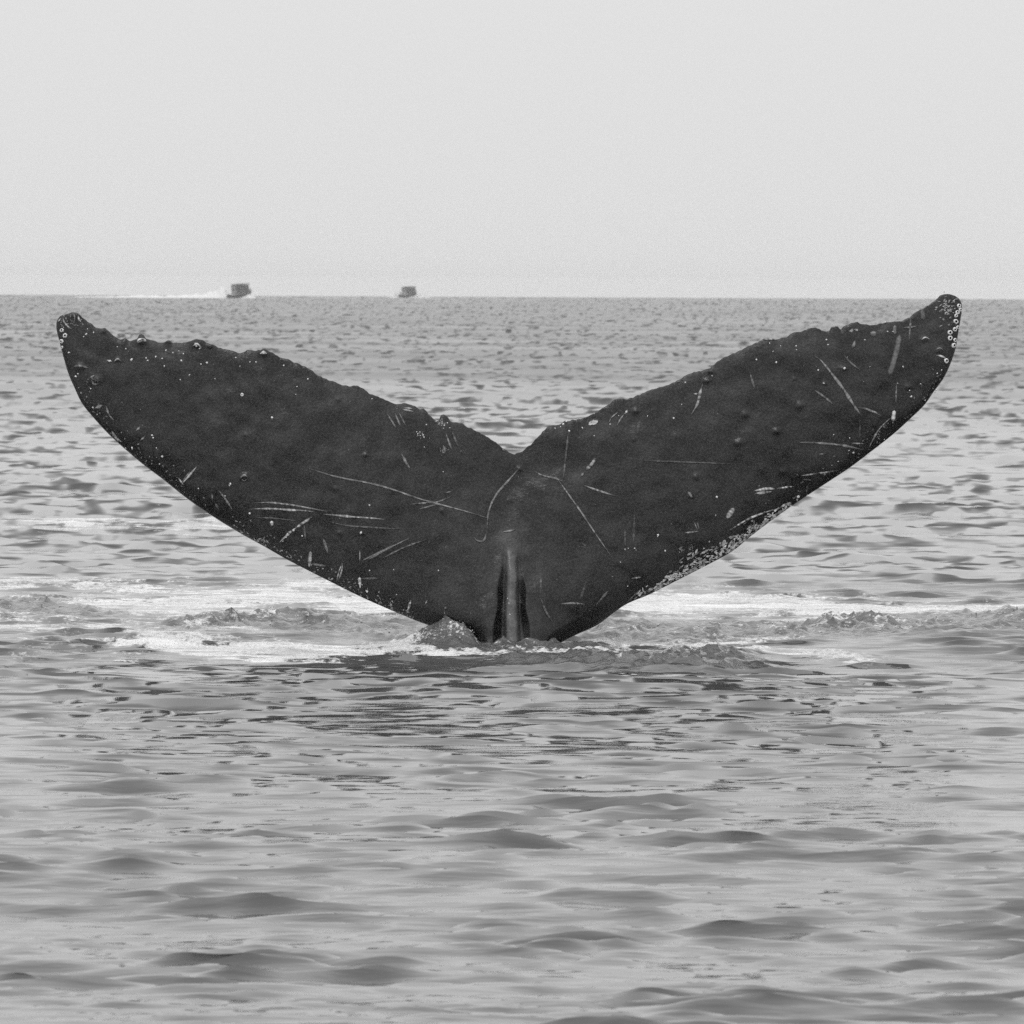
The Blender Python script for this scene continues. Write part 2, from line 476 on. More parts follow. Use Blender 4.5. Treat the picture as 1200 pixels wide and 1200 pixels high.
naca = 5 * (0.2969 * np.sqrt(Vv) - 0.126 * Vv - 0.3516 * Vv ** 2 + 0.2843 * Vv ** 3 - 0.1036 * Vv ** 4)
prof = ch * 0.135 * np.clip(naca, 0, None)
rim = 0.007 * np.sqrt(np.clip(1 - ((Vv - 0.5) * 2) ** 8, 0, 1)) * np.clip(ch / 0.15, 0, 1)
HALF = prof + rim
X_ = (PX - 600) * S
below = np.clip((PY - 560) / 200, 0, 1.3)
ped = np.exp(-((PX - 600) / (70 + 30 * below)) ** 2) * below ** 1.6
edge_in = np.clip(np.minimum(Vv, 1 - Vv) * 14, 0, 1) ** 0.5
HALF = HALF + 0.13 * ped * edge_in
# gentle set of the tail: tips swept back, upper edge leaning away
MID = 45.0 + 0.16 * np.abs(X_ / 2) ** 1.6 + 0.10 * (753 - PY) * S + 0.03 * np.sin(X_ * 2.3 + 0.6)
front = HALF.copy()
# keel along the middle with a groove on each side
kl = sstep(640, 668, PY)
kx_ = PX - 599.5
keel_w = 7.0 + 0.02 * (PY - 650)
ridge = np.exp(-(np.abs(kx_) / keel_w) ** 3)
gro_c = 10.5 + 0.055 * np.clip(PY - 650, 0, 120)
gro_w = 4.0 + 0.05 * np.clip(PY - 650, 0, 120)
gro_o = 11 + 0.11 * np.clip(PY - 650, 0, 120) + 1.2 * np.sin(PY * 0.13)
groove = np.clip((gro_o - np.abs(kx_)) / np.maximum(gro_o - keel_w * 0.9, 1), 0, 1) ** 0.8 * sstep(keel_w * 0.75, keel_w * 1.05, np.abs(kx_))
kx_ = kx_ + 0.8 * np.sin(PY * 0.09) + 0.5 * np.sin(PY * 0.23)
ridge = np.exp(-(np.abs(kx_) / (keel_w * (1 + 0.08 * np.sin(PY * 0.16)))) ** 3)
front += kl * (0.034 * ridge - 0.05 * groove * (0.35 + 0.65 * sstep(650, 730, PY)))
front += 0.014 * np.exp(-(kx_ / 16) ** 2) * sstep(600, 640, PY) * (1 - kl)
front -= 0.010 * np.exp(-(kx_ / 10) ** 2) * sstep(530, 560, PY) * (1 - sstep(575, 620, PY))
# warts and swellings of the skin
BUMPS = (zr(*Z2, [(410, 312, 12), (525, 540, 13), (400, 680, 12), (840, 770, 12), (1118, 728, 14), (1160, 600, 15), (415, 862, 12), (20, 630, 16), (508, 860, 9), (120, 712, 8), (608, 720, 6)])
 + zr(*Z3, [(740, 208, 16), (1025, 515, 18), (730, 340, 9), (530, 25, 10), (1075, 65, 15), (1090, 20, 14), (1000, 600, 12)])
 + zr(*Z4, [(130, 640, 18), (100, 770, 19), (380, 600, 20), (270, 718, 20), (580, 432, 16), (870, 515, 16), (1010, 350, 16), (945, 300, 16), (300, 900, 14), (490, 500, 10), (350, 480, 10)])
 + zr(*Z1, [(505, 235, 26), (760, 250, 24), (1075, 290, 24), (985, 876, 16), (290, 420, 22), (215, 360, 20), (390, 326, 14), (628, 240, 14), (825, 262, 14), (990, 680, 12), (325, 190, 14)]))
for bx, by, br in BUMPS:
    r_ = br / 4.0
    front += 0.0066 * (r_ / 3.5) * np.exp(-(((PX - bx) / r_) ** 2 + ((PY - by) / (r_ * 0.8)) ** 2))
# low uneven skin
und = sample(noise_tile(256, 2.2, 0.06, 0.8, 1.6, 21), X_.ravel(), (PY * S).ravel()).reshape(PX.shape)
front += 0.0032 * und * edge_in
front = np.maximum(front, -HALF * 0.75)
Ff = at_depth(PX, PY, MID - front)
Fb = at_depth(PX, PY, MID + HALF)
hole = np.zeros((nu - 1, NV - 1), bool)
cx = (PX[:-1, :-1] + PX[1:, 1:]) / 2; cy = (PY[:-1, :-1] + PY[1:, 1:]) / 2
for hx, hy, ha, hb, hr in [(695.3, 495.2, 5.6, 2.5, -0.22), (998.0, 387.2, 2.2, 1.5, -0.4), (1003.5, 386.5, 2.0, 1.2, 0.3)]:
    c_, s_ = math.cos(hr), math.sin(hr)
    a_ = (cx - hx) * c_ + (cy - hy) * s_; b_ = -(cx - hx) * s_ + (cy - hy) * c_
    hole |= (a_ / ha) ** 2 + (b_ / hb) ** 2 < 1
nvt = nu * NV
idx = np.arange(nvt).reshape(nu, NV)
def quads(I): return np.stack([I[:-1, :-1], I[1:, :-1], I[1:, 1:], I[:-1, 1:]], -1)
keep = ~hole
qf = quads(idx)[keep]
# the rear skin shares the rim of the front one
bidx = idx + nvt
bidx[:, 0] = idx[:, 0]; bidx[:, -1] = idx[:, -1]; bidx[0] = idx[0]; bidx[-1] = idx[-1]
qb = quads(bidx)[keep][:, ::-1]
wall = []
hp = np.pad(hole, 1)
for i, j in zip(*np.nonzero(hole)):
    for di, dj, e in ((-1, 0, ((0, 0), (0, 1))), (1, 0, ((1, 1), (1, 0))), (0, -1, ((1, 0), (0, 0))), (0, 1, ((0, 1), (1, 1)))):
        if not hp[i + 1 + di, j + 1 + dj]:
            a = (i + e[0][0], j + e[0][1]); b = (i + e[1][0], j + e[1][1])
            wall.append([idx[a], idx[b], bidx[b], bidx[a]])
Q = np.concatenate([qf, qb, np.array(wall, int).reshape(-1, 4)])
ALLV = np.concatenate([Ff.reshape(-1, 3), Fb.reshape(-1, 3)])
used = np.zeros(len(ALLV), bool); used[Q.ravel()] = True
remap = np.cumsum(used) - 1
TAIL_BASE = np.array([0.0, 45.0, 0.0])
tail_me = bpy.data.meshes.new('tail_flukes')
raw_mesh(tail_me, ALLV[used] - TAIL_BASE, remap[Q])
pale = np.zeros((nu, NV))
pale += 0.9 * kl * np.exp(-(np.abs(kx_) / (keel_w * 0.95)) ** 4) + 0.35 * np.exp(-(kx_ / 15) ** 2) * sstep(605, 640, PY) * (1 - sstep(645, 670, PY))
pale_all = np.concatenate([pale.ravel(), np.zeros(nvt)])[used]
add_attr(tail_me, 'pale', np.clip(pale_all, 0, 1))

n = NT('whale_skin')
tc = n.node('ShaderNodeTexCoord').outputs['Object']
g1 = n.noise(tc, 130.0, 4.0, 0.7)
g2 = n.noise(tc, 7.0, 5.0, 0.6)
g3 = n.noise(tc, 38.0, 3.0, 0.6)
base = n.math('ADD', n.ramp(g1, 0.38, 0.62, 0.002, 0.024), n.ramp(g2, 0.35, 0.7, -0.004, 0.010))
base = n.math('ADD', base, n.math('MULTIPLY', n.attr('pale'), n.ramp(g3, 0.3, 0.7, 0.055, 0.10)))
rgh = n.ramp(g2, 0.38, 0.62, 0.2, 0.5)
SKIN = n.done(n.pbsdf(base, rgh, 0.32, n.bump(n.math('ADD', g3, n.math('MULTIPLY', g1, 0.3)), 0.0028)))
n = NT('scarred_skin')
tc = n.node('ShaderNodeTexCoord').outputs['Object']
g1 = n.noise(tc, 130.0, 4.0, 0.7)
g3 = n.noise(tc, 75.0, 3.0, 0.7)
base = n.ramp(g1, 0.38, 0.62, 0.002, 0.024)
al = n.math('MULTIPLY', n.attr('pale'), n.ramp(g3, 0.32, 0.62, 0.45, 1.0))
base = n.math('ADD', base, al)
SCAR = n.done(n.pbsdf(base, 0.45, 0.36))
n = NT('barnacle_shell')
tc = n.node('ShaderNodeTexCoord').outputs['Object']
BARN = n.done(n.pbsdf(n.ramp(n.noise(tc, 200.0, 3.0), 0.3, 0.7, 0.5, 0.8), 0.6, 0.4))

whale = bpy.data.objects.new('humpback_whale', None)
C.objects.link(whale)
whale.location = TAIL_BASE
tag(whale, 'dark scarred whale tail raised out of the sea, barnacles on both fluke tips', 'whale')
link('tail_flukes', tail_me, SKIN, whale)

# surface lookup
fp = np.stack([PX.ravel(), PY.ravel()], 1)
du = np.gradient(Ff, axis=0); dv = np.gradient(Ff, axis=1)
NR = np.cross(du, dv).reshape(-1, 3)
NR /= np.maximum(np.linalg.norm(NR, axis=1, keepdims=True), 1e-12)
NR *= -np.sign(NR[:, 1:2] + 1e-12)
F2 = Ff.reshape(-1, 3)
inner = ((Vv > 0.004) & (Vv < 0.996) & (np.abs(uu)[:, None] < 0.995)).ravel()
fpi, F2i, NRi = fp[inner], F2[inner], NR[inner]
def surf(px, py):
    d2 = (fpi[:, 0] - px) ** 2 + (fpi[:, 1] - py) ** 2
    k = np.argpartition(d2, 5)[:5]
    w = 1 / (d2[k] + 0.05); w /= w.sum()
    q = (F2i[k] * w[:, None]).sum(0); nn = (NRi[k] * w[:, None]).sum(0)
    dd = q[1]
    return at_depth(px, py, dd) - TAIL_BASE if d2[k].min() < 30 else F2i[k[0]] - TAIL_BASE, nn / np.linalg.norm(nn)

def spline(pts, n):
    if len(pts) == 2:
        t = np.linspace(0, 1, n)[:, None]
        return np.array(pts[0]) * (1 - t) + np.array(pts[1]) * t
    return resample(pts, n)

SCARS = []   # (points, width px, strength, ragged)
def sc(z, pts, w, st, rag=0.5): SCARS.append((zr(*z, pts), w, st, rag))
sc(Z2, [(285, 595), (400, 630), (550, 660), (640, 685), (740, 720), (830, 745), (930, 772), (1040, 805)], 2.6, .17)
sc(Z2, [(60, 738), (130, 738), (220, 748), (300, 762), (370, 775)], 2.0, .16)
sc(Z2, [(45, 764), (130, 763), (210, 768), (250, 770), (310, 775)], 2.4, .28)
sc(Z2, [(350, 785), (400, 790), (480, 797), (560, 803), (605, 808)], 2.6, .24)
sc(Z2, [(370, 815), (440, 832), (510, 838), (580, 842), (670, 848)], 1.8, .07)
sc(Z2, [(50, 798), (150, 803), (250, 815)], 1.6, .07)
sc(Z2, [(165, 905), (210, 862), (260, 825), (305, 795)], 3.0, .25, .9)
sc(Z2, [(705, 745), (760, 740), (820, 735), (880, 712)], 2.0, .12)
sc(Z2, [(745, 765), (820, 745)], 1.8, .12)
sc(Z2, [(855, 697), (880, 692)], 2.0, .15)
sc(Z2, [(505, 980), (600, 935), (705, 885)], 2.6, .12)
sc(Z2, [(530, 975), (620, 930)], 2.0, .10)
sc(Z2, [(585, 972), (680, 925), (775, 890)], 1.9, .10)
for a in [[(612, 368), (650, 430)], [(645, 368), (670, 425)], [(660, 362), (690, 420)]]: sc(Z2, a, 2.2, .12)
sc(Z2, [(678, 352), (725, 362)], 2.5, .2, .8); sc(Z2, [(682, 345), (718, 350)], 2.0, .15, .8)
sc(Z2, [(672, 535), (690, 570), (708, 598)], 3.0, .12)
sc(Z2, [(1165, 590), (1120, 640), (1075, 690), (1045, 740), (1030, 790), (1026, 850)], 2.4, .13)
sc(Z2, [(1026, 850), (1012, 895), (985, 895), (970, 875)], 2.2, .08)
sc(Z2, [(1090, 860), (1145, 850)], 3.0, .14, .5)
sc(Z2, [(348, 885), (370, 950)], 3.0, .12)
sc(Z2, [(291, 1002), (297, 938)], 4.0, .35); sc(Z2, [(300, 990), (360, 1000)], 3.0, .10)
sc(Z2, [(405, 1060), (415, 1020), (428, 985)], 2.2, .28); sc(Z2, [(412, 1058), (424, 1024), (430, 985)], 2.0, .2)
sc(Z2, [(270, 830), (275, 890)], 3.0, .06); sc(Z2, [(500, 935), (500, 985)], 1.4, .2)
sc(Z2, [(498, 1045), (502, 1092)], 4.2, .35, .8); sc(Z2, [(500, 1052), (580, 1050)], 3.0, .06)
sc(Z2, [(855, 450), (880, 520)], 2.5, .12); sc(Z2, [(880, 440), (905, 505)], 2.2, .08)
sc(Z2, [(135, 812), (138, 835)], 4.5, .45, .6)
sc(Z2, [(695, 1195), (712, 1140)], 3.4, .35, .7); sc(Z2, [(770, 1160), (780, 1140)], 2.4, .18)
sc(Z2, [(850, 1180), (860, 1165)], 2.4, .1)
sc(Z3, [(348, 490), (380, 535), (430, 605), (490, 690), (550, 780), (630, 895)], 2.0, .17)
sc(Z3, [(262, 487), (300, 508), (360, 522), (400, 538)], 2.0, .13)
sc(Z3, [(495, 555), (560, 578), (645, 606)], 2.4, .19)
sc(Z3, [(508, 482), (530, 460), (552, 428)], 4.0, .24, .9); sc(Z3, [(480, 515), (500, 495)], 3.0, .1)
sc(Z3, [(425, 300), (412, 420), (400, 530)], 2.4, .06)
sc(Z3, [(1055, 75), (1045, 110), (1030, 170), (1000, 225)], 2.8, .2, .7); sc(Z3, [(1010, 127), (1030, 127)], 2.0, .3)
sc(Z3, [(650, 278), (672, 240), (700, 205)], 2.2, .15, .6); sc(Z3, [(615, 265), (625, 240), (658, 212)], 2.0, .15, .6)
sc(Z3, [(690, 222), (702, 200)], 3.0, .3, .8)
sc(Z3, [(1014, 728), (1030, 765)], 2.0, .25); sc(Z3, [(1026, 722), (1038, 762)], 1.6, .15)
sc(Z3, [(970, 778), (1010, 774), (1036, 770)], 2.0, .17)
sc(Z3, [(385, 1112), (440, 1108), (500, 1112)], 2.4, .14)
sc(Z3, [(700, 1098), (765, 1040)], 2.0, .13); sc(Z3, [(555, 1115), (610, 1050)], 2.4, .08); sc(Z3, [(480, 1090), (510, 1000)], 3.5, .05)
sc(Z3, [(295, 1085), (320, 1150), (350, 1198)], 2.6, .08)
sc(Z3, [(770, 440), (900, 444), (1050, 450), (1200, 456)], 2.0, .05)
sc(Z3, [(720, 992), (765, 985)], 2.4, .2, .9); sc(Z3, [(735, 690), (728, 830)], 3.5, .04); sc(Z3, [(690, 760), (690, 840)], 3.0, .05)
sc(Z3, [(985, 585), (1008, 618)], 4.0, .12, .7); sc(Z3, [(110, 380), (125, 395)], 2, .3)
sc(Z4, [(440, 375), (470, 395), (520, 455), (570, 520), (615, 590), (660, 655)], 3.4, .15)
sc(Z4, [(830, 282), (818, 340), (800, 410), (783, 462)], 6.6, .10, .15)
sc(Z4, [(880, 205), (872, 308)], 2.8, .12); sc(Z4, [(845, 248), (880, 246), (912, 240)], 1.8, .16)
sc(Z4, [(575, 370), (605, 405), (650, 440)], 2.6, .07); sc(Z4, [(440, 530), (485, 560), (530, 598)], 2.4, .10)
sc(Z4, [(148, 445), (172, 525)], 2.6, .09)
sc(Z4, [(640, 610), (690, 620), (745, 648)], 2.4, .15); sc(Z4, [(675, 618), (730, 635)], 2.2, .24)
sc(Z4, [(370, 768), (470, 772), (570, 782), (668, 802)], 2.8, .13); sc(Z4, [(610, 772), (668, 775)], 1.8, .18)
sc(Z4, [(690, 790), (735, 710), (790, 655)], 2.2, .2); sc(Z4, [(799, 672), (805, 622)], 4.4, .4, .8)
sc(Z4, [(812, 590), (815, 500)], 2.0, .12, .8); sc(Z4, [(650, 680), (648, 750)], 1.8, .06)
sc(Z4, [(170, 988), (230, 978), (265, 980)], 3.0, .3, .9); sc(Z4, [(272, 980), (310, 972), (350, 968)], 3.4, .36, .9)
sc(Z4, [(172, 1000), (250, 992)], 2.4, .28, .9); sc(Z4, [(380, 920), (450, 910), (550, 895)], 2.2, .2, 1.0)
sc(Z4, [(390, 935), (430, 940)], 1.8, .18); sc(Z4, [(45, 1112), (62, 1088), (78, 1066)], 5.0, .33, .6)
sc(Z4, [(60, 1165), (150, 1112), (265, 1070)], 2.4, .35, .7); sc(Z4, [(270, 1075), (318, 1045)], 3.4, .35, .9)
sc(Z4, [(165, 1172), (170, 1120)], 2.4, .16); sc(Z4, [(405, 1002), (410, 962)], 2.2, .16); sc(Z4, [(488, 920), (490, 905)], 3, .2)
sc(Z4, [(613, 345), (622, 325), (628, 303)], 3.6, .13); sc(Z4, [(710, 262), (710, 290)], 6.0, .12); sc(Z4, [(808, 235), (806, 278)], 4.4, .10)
sc(Z4, [(932, 165), (937, 212)], 5.4, .06); sc(Z4, [(995, 374), (1015, 376), (1038, 386)], 2.6, .45)
sc(Z4, [(928, 305), (945, 292), (968, 302)], 1.8, .25); sc(Z4, [(995, 348), (1012, 340), (1028, 352)], 1.8, .16)
sc(Z4, [(1008, 245), (1025, 236)], 2.2, .35); sc(Z4, [(755, 700), (770, 690)], 5, .13, .8); sc(Z4, [(460, 822), (500, 820)], 2, .2, 1.)
sc(Z4, [(205, 302), (240, 300), (275, 304)], 1.8, .3, .9)
sc(Z1, [(690, 912), (765, 825)], 2.4, .26); sc(Z1, [(690, 905), (735, 845)], 1.8, .12); sc(Z1, [(675, 878), (702, 914)], 2.0, .3)
sc(Z1, [(185, 358), (215, 355), (255, 366)], 2.6, .12); sc(Z1, [(365, 660), (385, 692), (412, 712)], 2.8, .28)
sc(Z1, [(478, 660), (500, 638)], 2.8, .2); sc(Z1, [(498, 706), (522, 684)], 2.8, .2); sc(Z1, [(338, 545), (352, 585), (375, 610)], 2.4, .14, .8)
sc(Z1, [(285, 553), (322, 540)], 3.4, .2, .8); sc(Z1, [(865, 938), (905, 990), (930, 1030)], 2.4, .14, .6); sc(Z1, [(835, 955), (835, 985)], 3.0, .13)
sc(Z1, [(136, 128), (140, 148), (160, 172), (178, 184)], 2.0, .33); sc(Z1, [(186, 112), (192, 132)], 2.4, .2); sc(Z1, [(205, 118), (212, 140), (222, 152)], 2.4, .3)
sc(Z1, [(112, 150), (128, 130)], 2.4, .3, .6); sc(Z1, [(375, 335), (392, 322), (408, 335)], 1.8, .28)
sc(Z1, [(340, 328), (365, 336)], 2.6, .42); sc(Z1, [(262, 410), (285, 400)], 2.6, .2); sc(Z1, [(270, 420), (280, 440), (305, 438)], 2.4, .12, .8)
sc(Z1, [(482, 250), (492, 232), (515, 230), (530, 246)], 2.6, .33, .6); sc(Z1, [(486, 246), (505, 238), (528, 240)], 2.6, .28, .8)
sc(Z1, [(1060, 298), (1076, 292), (1090, 299)], 3.6, .5); sc(Z1, [(745, 262), (765, 252), (785, 275)], 2.6, .33, 1.)
sc(Z1, [(968, 880), (985, 866), (1002, 880)], 2.0, .22); sc(Z1, [(972, 884), (985, 894), (1000, 884)], 2.0, .15)
sc(Z1, [(850, 1000), (868, 1032)], 3.0, .17, .8); sc(Z1, [(1085, 1168), (1105, 1190)], 2.4, .15)

def scar_mesh(pts, w, st, rag, r):
    L = sum(math.hypot(a[0] - b[0], a[1] - b[1]) for a, b in zip(pts, pts[1:]))
    nn = int(np.clip(L / 1.6, 5, 60))
    q = spline(pts, nn)
    tg = np.gradient(q, axis=0); tg /= np.maximum(np.hypot(tg[:, 0], tg[:, 1]), 1e-9)[:, None]
    nm = np.stack([-tg[:, 1], tg[:, 0]], 1)
    t = np.linspace(0, 1, nn)
    prof = np.clip(np.minimum(t, 1 - t) / (max(0.3, min(0.5, 4.0 / L)) if w < 4 else 0.08) + 0.05, 0, 1) ** 0.7
    wob = r.standard_normal(nn); wob = np.convolve(wob, [.2, .3, .3, .2], 'same') * 1.7
    wid = w * prof * np.clip(1 + 0.4 * rag * wob, 0.4, 1.6) * 0.52
    inten = 1.3 * st * (0.35 + 0.65 * prof) * np.clip(1 + rag * 0.9 * r.standard_normal(nn), 0.1, 1.7)
    offs = np.array([-1, -0.45, 0.45, 1])
    prf = np.array([0.0, 1.0, 1.0, 0.0])
    V_, P_ = [], []
    for k in range(nn):
        for o_, p_ in zip(offs, prf):
            pt = q[k] + nm[k] * wid[k] * o_
            s_, nn_ = surf(*pt)
            V_.append(s_ + nn_ * (0.0014 + 0.0012 * p_)); P_.append(p_ * inten[k])
    me = grid_mesh('scar', np.array(V_), nn, 4)
    add_attr(me, 'pale', np.array(P_))
    return me
rs = np.random.default_rng(5)
for pts, w, st, rag in SCARS:
    o = link('scar', scar_mesh([q[:2] for q in pts], w, st, rag, rs), SCAR, whale)

# barnacles: open cones with a hollow top, and the small round ones
def barnacle_mesh(name, seg=10, jag=0.12, hollow=True):
    r = random.Random(len(name) + seg)
    rings = [(1.0, 0.0), (0.86, 0.42), (0.62, 0.62), (0.45, 0.55), (0.30, 0.15)] if hollow else [(1.0, 0.0), (0.85, 0.4), (0.45, 0.65)]
    V_, F_ = [], []
    for k, (ra, z) in enumerate(rings):
        for i in range(seg):
            a = 2 * math.pi * i / seg
            rr = ra * (1 + jag * r.uniform(-1, 1))
            V_.append((rr * math.cos(a), rr * math.sin(a), z + 0.05 * r.uniform(-1, 1) * (k > 0)))
    for k in range(len(rings) - 1):
        for i in range(seg):
            a, b = k * seg + i, k * seg + (i + 1) % seg
            F_.append((a, b, b + seg, a + seg))
    F_.append(tuple(range((len(rings) - 1) * seg, len(rings) * seg)))
    me = bpy.data.meshes.new(name)
    me.from_pydata(V_, [], F_)
    me.materials.append(BARN)
    if hollow:
        me.materials.append(SKIN)
        for p_ in me.polygons[-(seg + 1):]: p_.material_index = 1
    return me
RING = [barnacle_mesh('barnacle', 10 + i, 0.14) for i in range(3)]
DOT = [barnacle_mesh('barnacle', 7 + i, 0.15, False) for i in range(2)]
def barnacle(px, py, rpx, ring, k, squash=1.0):
    s_, nn = surf(px, py)
    o = link('barnacle', (RING if ring else DOT)[k % (3 if ring else 2)], None, whale)
    z = Vector(nn)
    rot = z.to_track_quat('Z', 'Y').to_matrix() @ Matrix.Rotation(k * 1.3, 3, 'Z')
    r_ = rpx * S
    o.matrix_local = Matrix.Translation(Vector(s_) - z * r_ * 0.1) @ rot.to_4x4() @ Matrix.Diagonal((r_, r_ * squash, r_, 1))
    return o
rings = (zr(*Z1, [(130, 188, 10), (145, 213, 11), (128, 240, 10), (131, 268, 7), (975, 490, 8)])
  + zr(*Z4, [(1099, 148, 10), (1105, 166, 10), (1092, 178, 10), (1086, 193, 9), (1085, 220, 12), (1093, 246, 9), (1080, 256, 10), (1058, 270, 12),
             (1058, 295, 12), (1081, 304, 10), (1075, 328, 12), (1041, 398, 12)]) + zr(*Z2, [(13, 293, 7)]))
dots = (zr(*Z1, [(163, 293, 7), (232, 218, 4), (245, 205, 5), (250, 182, 4), (278, 198, 5), (390, 266, 5), (430, 275, 4), (357, 332, 6), (456, 326, 9), (525, 318, 5),
   (532, 330, 6), (570, 312, 6), (600, 320, 4), (618, 282, 6), (650, 293, 4), (678, 285, 4), (690, 330, 6), (700, 298, 4), (610, 356, 5), (685, 420, 4),
   (728, 397, 5), (782, 347, 5), (810, 340, 6), (848, 415, 4), (945, 316, 4), (1012, 337, 4), (1040, 337, 4), (1115, 597, 7), (920, 908, 7), (1170, 353, 5),
   (965, 357, 4), (195, 405, 7), (205, 392, 4), (220, 482, 4), (275, 550, 5), (295, 583, 4), (553, 680, 6), (558, 692, 5), (573, 740, 4), (600, 780, 7),
   (460, 740, 8), (588, 815, 4), (760, 262, 5), (776, 274, 5), (755, 250, 4), (770, 258, 4), (1010, 1045, 6), (770, 930, 4), (895, 965, 4), (240, 208, 3),
   (915, 915, 5), (430, 740, 6), (265, 462, 4)])
  + zr(*Z2, [(540, 748, 6), (505, 862, 7), (640, 1015, 4), (540, 1018, 4), (530, 1105, 7), (137, 386, 6), (740, 452, 4), (750, 460, 4), (762, 458, 5), (765, 467, 4),
   (735, 445, 4), (748, 445, 3), (767, 508, 4), (775, 415, 4), (285, 226, 5), (240, 258, 4), (235, 290, 3), (185, 170, 4), (45, 155, 3), (70, 155, 3), (550, 308, 4),
   (825, 1018, 4), (815, 402, 4), (828, 410, 4), (840, 404, 4), (850, 418, 5), (862, 408, 4), (872, 428, 4), (846, 430, 3), (225, 852, 7), (195, 880, 6), (262, 875, 5),
   (652, 1118, 4), (390, 820, 3), (845, 610, 3), (45, 783, 6)])
  + zr(*Z3, [(1120, 610, 7), (1115, 695, 4), (878, 862, 6), (845, 788, 6), (843, 795, 4), (735, 850, 4), (742, 858, 3), (690, 855, 4), (705, 850, 3), (795, 230, 4),
   (918, 240, 6), (955, 176, 4), (428, 300, 7), (400, 268, 6), (388, 280, 4), (545, 322, 3), (545, 218, 4), (362, 287, 4), (415, 255, 5), (490, 285, 5), (620, 268, 4),
   (660, 228, 3), (702, 1028, 4), (972, 72, 4), (1098, 42, 4), (140, 1085, 4), (146, 1108, 4), (150, 1160, 4), (668, 915, 3)])
  + zr(*Z4, [(775, 265, 5), (800, 265, 5), (845, 425, 6), (1000, 455, 5), (1020, 440, 4), (875, 533, 5), (882, 560, 6), (925, 503, 5), (945, 577, 4), (497, 302, 5), (505, 325, 5),
   (360, 330, 5), (362, 348, 4), (255, 355, 4), (180, 392, 5), (672, 303, 5), (460, 440, 5), (485, 500, 6), (580, 432, 8), (270, 405, 6), (530, 733, 4), (603, 748, 4), (690, 820, 7),
   (995, 530, 8), (990, 540, 6), (695, 425, 3), (765, 222, 4), (820, 500, 4), (808, 635, 5), (370, 1015, 9), (335, 1055, 6), (440, 1040, 4), (550, 855, 4), (760, 755, 5), (620, 815, 5),
   (600, 805, 4), (1050, 455, 5), (0, 1015, 5), (240, 318, 4), (290, 330, 3)]))
for k, (a, b, r_) in enumerate(rings): barnacle(a, b, r_ / 3.9 * 1.08, True, k, 0.9)
for k, (a, b, r_) in enumerate(dots): barnacle(a, b, r_ / 3.9 * 0.82, False, k, 0.6 + 0.4 * ((k * 7) % 5) / 4)
# lice scars and crusts: short pale scratches massed on the tips and along the leading edge
def crust(strokes):
    V_, F_, P_ = [], [], []
    for x, y, ln, an, w, st in strokes:
        b0 = len(V_)
        ca, sa = math.cos(an), math.sin(an)
        for t, ww in ((-0.5, 0.25), (-0.2, 1.0), (0.2, 0.9), (0.5, 0.2)):
            for o_ in (-1, 1):
                s_, nn = surf(x + ca * ln * t - sa * w * ww * o_ / 2, y + sa * ln * t + ca * w * ww * o_ / 2)
                V_.append(s_ + nn * 0.0022); P_.append(st)
        for k in range(3): F_.append((b0 + 2 * k, b0 + 2 * k + 1, b0 + 2 * k + 3, b0 + 2 * k + 2))
    me = bpy.data.meshes.new('crust')
    raw_mesh(me, np.array(V_), np.array(F_))
    add_attr(me, 'pale', np.array(P_))
    o = link('crust', me, SCAR, whale)
    o['kind'] = 'stuff'
rc = random.Random(9)
st = []
for _ in range(75):
    x, y = rc.gauss(1046, 22), rc.gauss(158, 30)
    st.append(zr(*Z4, [(x, y)])[0] + (rc.uniform(1.5, 4.0), rc.uniform(-0.9, 0.1), rc.uniform(0.8, 1.5), rc.uniform(.1, .55)))
for _ in range(34):
    st.append((rc.uniform(70, 98), rc.uniform(370, 384), rc.uniform(1.0, 3.0), rc.uniform(0, 3), rc.uniform(0.7, 1.3), rc.uniform(.08, .3)))
def edge_pts(y0, y1, left):
    q = [l for l in (LEAD[:kL] if left else LEAD[kL + 1:][::-1])]
    return [l for l in q if y0 <= l[1] <= y1]
def along(q, t):
    q = np.array(q); s = np.concatenate([[0], np.cumsum(np.hypot(*np.diff(q, axis=0).T))])
    return np.interp(t * s[-1], s, q[:, 0]), np.interp(t * s[-1], s, q[:, 1])
eR = edge_pts(585, 712, False); eL = edge_pts(600, 735, True); eR2 = edge_pts(440, 600, False); eL2 = edge_pts(440, 610, True)
for _ in range(420):                                   # thick crust low on the right edge
    t = rc.betavariate(2.2, 2.2); x, y = along(eR, t)
    off = abs(rc.gauss(0, 1)) * (2.8 + 5.5 * math.exp(-((t - 0.55) / 0.25) ** 2))
    st.append((x - off * 0.5, y - 1.5 - off * 0.85, rc.uniform(1.5, 6), rc.gauss(-0.55, 0.45), rc.uniform(0.8, 2.6), rc.uniform(.2, .95) * (1 if off < 9 else 0.6)))
for _ in range(110):
    t = rc.random(); x, y = along(eL, t)
    off = abs(rc.gauss(0, 1)) * 6
    st.append((x + off * 0.5, y - 1.8 - off * 0.85, rc.uniform(1.2, 4), rc.gauss(0.5, 0.7), rc.uniform(0.7, 1.8), rc.uniform(.08, .45)))
for e, sg, n_ in ((eR2, -1, 90), (eL2, 1, 80)):
    for _ in range(n_):
        x, y = along(e, rc.random())
        off = abs(rc.gauss(0, 1)) * 9
        st.append((x + sg * off * 0.7 + sg, y - 1.2 - off * 0.7, rc.uniform(1.0, 3), rc.uniform(0, 3), rc.uniform(0.7, 1.5), rc.uniform(.06, .3)))
